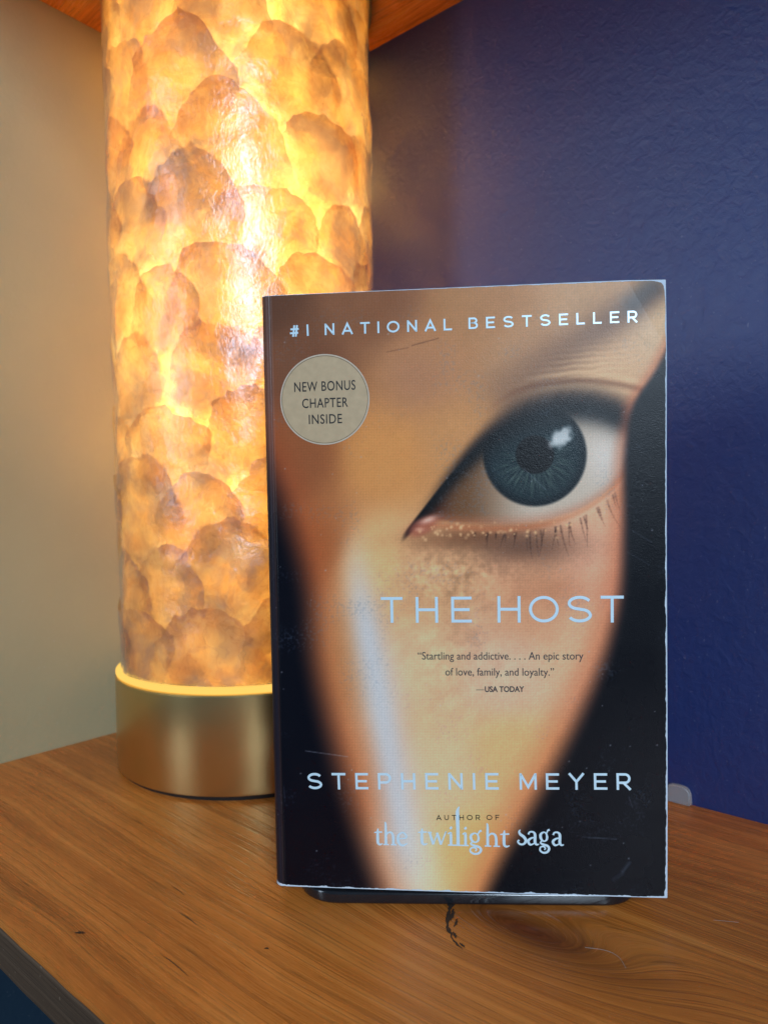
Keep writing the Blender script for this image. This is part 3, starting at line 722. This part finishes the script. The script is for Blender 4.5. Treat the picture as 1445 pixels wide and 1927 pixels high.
# (x, y, width) with x-height 1
def gl_lower(ch):
    if ch == 't': return .62, [[(.28, 1.28, .05), (.25, 1.0, .15), (.24, .5, .19), (.26, .14, .17), (.40, .02, .12), (.60, .10, .04)], [(.0, .95, .06), (.25, .98, .09), (.58, 1.0, .08)]]
    if ch == 'h': return 1.02, [[(.16, 1.80, .03), (.22, 1.62, .13), (.22, .9, .17), (.22, .03, .18)], [(.22, .70, .05), (.42, .98, .10), (.66, .94, .14), (.76, .62, .17), (.76, .03, .17)], [(.02, .03, .07), (.44, .03, .07)], [(.58, .03, .07), (1.0, .03, .07)]]
    if ch == 'e': return .82, [[(.10, .50, .07), (.66, .58, .07), (.66, .82, .12), (.42, 1.0, .08), (.15, .80, .15), (.08, .48, .18), (.18, .12, .17), (.46, .0, .12), (.76, .16, .04)]]
    if ch == 'w': return 1.28, [[(.12, .98, .16), (.36, .05, .17)], [(.36, .05, .07), (.64, .95, .07)], [(.60, .98, .16), (.86, .05, .17)], [(.86, .05, .07), (1.14, .92, .09), (1.20, 1.0, .12)], [(0, .98, .07), (.26, .98, .07)]]
    if ch == 'i': return .44, [[(.02, .90, .06), (.20, .98, .12), (.22, .80, .17), (.22, .03, .17)], [(.02, .03, .07), (.42, .03, .07)], [(.16, 1.42, .10), (.22, 1.37, .22), (.28, 1.30, .10)]]
    if ch == 'l': return .50, [[(.36, 3.05, .03), (.26, 2.82, .16), (.22, 2.4, .24), (.24, 1.2, .22), (.24, .04, .22)], [(-.08, .03, .07), (.56, .03, .07)]]
    if ch == 'g': return .98, [[(.62, .62, .15), (.56, .88, .10), (.38, 1.0, .08), (.16, .86, .15), (.12, .64, .18), (.22, .38, .14), (.42, .30, .08), (.58, .42, .13), (.62, .62, .15)],
                               [(.58, .90, .06), (.68, 1.14, .10), (.82, 1.20, .13)],
                               [(.24, .36, .06), (.12, .16, .10), (.36, .02, .15), (.66, -.08, .15), (.76, -.32, .16), (.60, -.56, .14), (.30, -.60, .12), (.08, -.42, .11), (.12, -.18, .09), (.34, -.12, .09), (.48, -.26, .08), (.40, -.38, .06)]]
    if ch == 's': return .74, [[(.24, 1.16, .03), (.14, 1.0, .12), (.22, .80, .17), (.50, .58, .19), (.64, .30, .18), (.48, .04, .13), (.20, .02, .12), (.04, .20, .12), (.14, .36, .10)]]
    if ch == 'a': return .90, [[(.10, .80, .12), (.20, .98, .10), (.44, 1.0, .11), (.60, .80, .17), (.60, .20, .18), (.72, .02, .12), (.90, .06, .05)], [(.60, .58, .06), (.30, .50, .12), (.08, .28, .17), (.20, .02, .14), (.42, .04, .08), (.60, .20, .06)]]
V_ = []; F_ = []; cnt = 0
for txt, xl_, xr_ in (('the', 706, 769), ('twilight', 788, 960), ('saga', 974, 1061)):
    A = np.array(cv(xl_, 1588)); B = np.array(cv(xr_, 1588)); Ht = np.array(cv(xl_, 1564))[1]-A[1]
    Ln = (B[0]-A[0])/Ht; gs = [gl_lower(c_) for c_ in txt]; sc_ = Ln/sum(g_[0] for g_ in gs); x = 0
    for w_, sts in gs:
        for s_ in sts:
            cnt += 1; q = spl(s_, 7); wd = [p[2] for p in q]
            ribbon([(p[0]*sc_, p[1]) for p in q], lambda t_, wd=wd: .03+1.05*wd[min(len(wd)-1, int(round(t_*(len(wd)-1))))], V_, F_, lambda a, b, x=x: tuple(A+np.array((a+x, b))*Ht), .000004*(cnt % 6))
        x += w_*sc_
place_letters('series_lettering', V_, F_, M_foil, cover)

def plain_text(name, lines, m, parent, lift=LIFT, track=1.0):
    allv = []; allf = []
    for (txt, xl_, yl_, xr_, yr_, cap, off) in lines:
        cu = bpy.data.curves.new('t', 'FONT'); cu.body = txt; cu.size = 1; cu.resolution_u = 4; cu.offset = off; cu.space_character = track
        o = bpy.data.objects.new('t', cu); COL.objects.link(o); dg = bpy.context.evaluated_depsgraph_get(); m_ = bpy.data.meshes.new_from_object(o.evaluated_get(dg))
        n = len(m_.vertices); c_ = np.empty(n*3); m_.vertices.foreach_get('co', c_); c_ = c_.reshape(-1, 3)
        A = np.array(cv(xl_, yl_)); B = np.array(cv(xr_, yr_)); cx0, cx1 = c_[:, 0].min(), c_[:, 0].max()
        capm = cv(xl_, yl_-cap)[1]-cv(xl_, yl_)[1]
        ux = (B-A)/(cx1-cx0); b0 = len(allv)
        for q in c_:
            pt = A+ux*(q[0]-cx0); allv.append((pt[0], pt[1]+q[1]*capm/.73, 0))
        allf += [tuple(b0+i for i in p.vertices) for p in m_.polygons]
        bpy.data.objects.remove(o); bpy.data.meshes.remove(m_); bpy.data.curves.remove(cu)
    return place_letters(name, allv, allf, m, parent, lift)
plain_text('quote_lettering', [('\u201cStartling and addictive. . . . An epic story', 787, 1240, 1097, 1241, 15, .0), ('of love, family, and loyalty.\u201d', 838.5, 1270, 1042, 1271, 15, .0),
                               ('\u2014', 896, 1301, 911, 1301, 11, 0), ('USA TODAY', 912.5, 1301, 986, 1301, 10.8, .022)], M_ink_grey, cover)
# round seal
sx, sy = cv(611, 751); srad = (cv(695, 751)[0]-cv(527, 751)[0])/2
def disc(name, r0, r1, m, parent, lift):
    n = 96; V2 = []; F2 = []
    if r0 == 0:
        V2.append((sx, sy, 0)); rr = [r1*q/6 for q in range(1, 7)]
        for r_ in rr: V2 += [(sx+r_*math.cos(2*PI*i/n), sy+r_*math.sin(2*PI*i/n), 0) for i in range(n)]
        F2 += [(0, 1+i, 1+(i+1) % n) for i in range(n)]
        for k in range(5): F2 += [(1+k*n+i, 1+(k+1)*n+i, 1+(k+1)*n+(i+1) % n, 1+k*n+(i+1) % n) for i in range(n)]
    else:
        for r_ in (r0, r1): V2 += [(sx+r_*math.cos(2*PI*i/n), sy+r_*math.sin(2*PI*i/n), 0) for i in range(n)]
        F2 += [(i, n+i, n+(i+1) % n, (i+1) % n) for i in range(n)]
    return place_letters(name, V2, F2, m, parent, lift)
seal = disc('round_seal', 0, srad, M_seal, book, .00004)
disc('seal_rule', srad*.975, srad, M_seal_line, seal, .00006)
disc('seal_rule', srad*.955, srad*.966, M_seal_gap, seal, .00006)
plain_text('seal_lettering', [('NEW BONUS', 554, 736.5, 669, 732.5, 19, .006), ('CHAPTER', 569, 767, 655, 764.5, 18.5, .006), ('INSIDE', 581.5, 797, 644, 795.5, 18.5, .006)], M_ink, seal, .00009, 1.08)

# ------------------------------------------------------------------ clear plastic clip at the back of the shelf
g = N('clear_plastic'); M_clear = g.done(g.pbsdf(Base_Color=(.86, .84, .86), Roughness=.22, Transmission_Weight=.72, IOR=1.46))
bm = bmesh.new()
hw_, hh_, dp = .0062, .0088, .0032
out = [(-hw_, 0)] + [(hw_*math.cos(R(a))*(abs(math.cos(R(a)))**-.35 if abs(math.cos(R(a))) > .05 else 1)*.96, hh_-.0045+.0045*math.sin(R(a))) for a in range(180, -1, -15)] + [(hw_, 0)]
fr = bm.faces.new([bm.verts.new((x, -dp, z)) for x, z in out])
r = bmesh.ops.extrude_face_region(bm, geom=[fr]); bmesh.ops.translate(bm, verts=[v for v in r['geom'] if isinstance(v, bmesh.types.BMVert)], vec=(0, dp, 0))
bmesh.ops.recalc_face_normals(bm, faces=bm.faces[:]); bmesh.ops.bevel(bm, geom=[e for e in bm.edges if e.calc_face_angle(0) > 1.0], offset=.0008, segments=3, affect='EDGES')
clip = bm_obj('plastic_clip', bm, M_clear, None, True, 40)
clip.location = T(-.1088, BY-.0006, .0001); clip.rotation_euler = (0, 0, ANG)
tag(clip, 'small clear rounded plastic clip at the back edge of the shelf beside the book', 'clip')
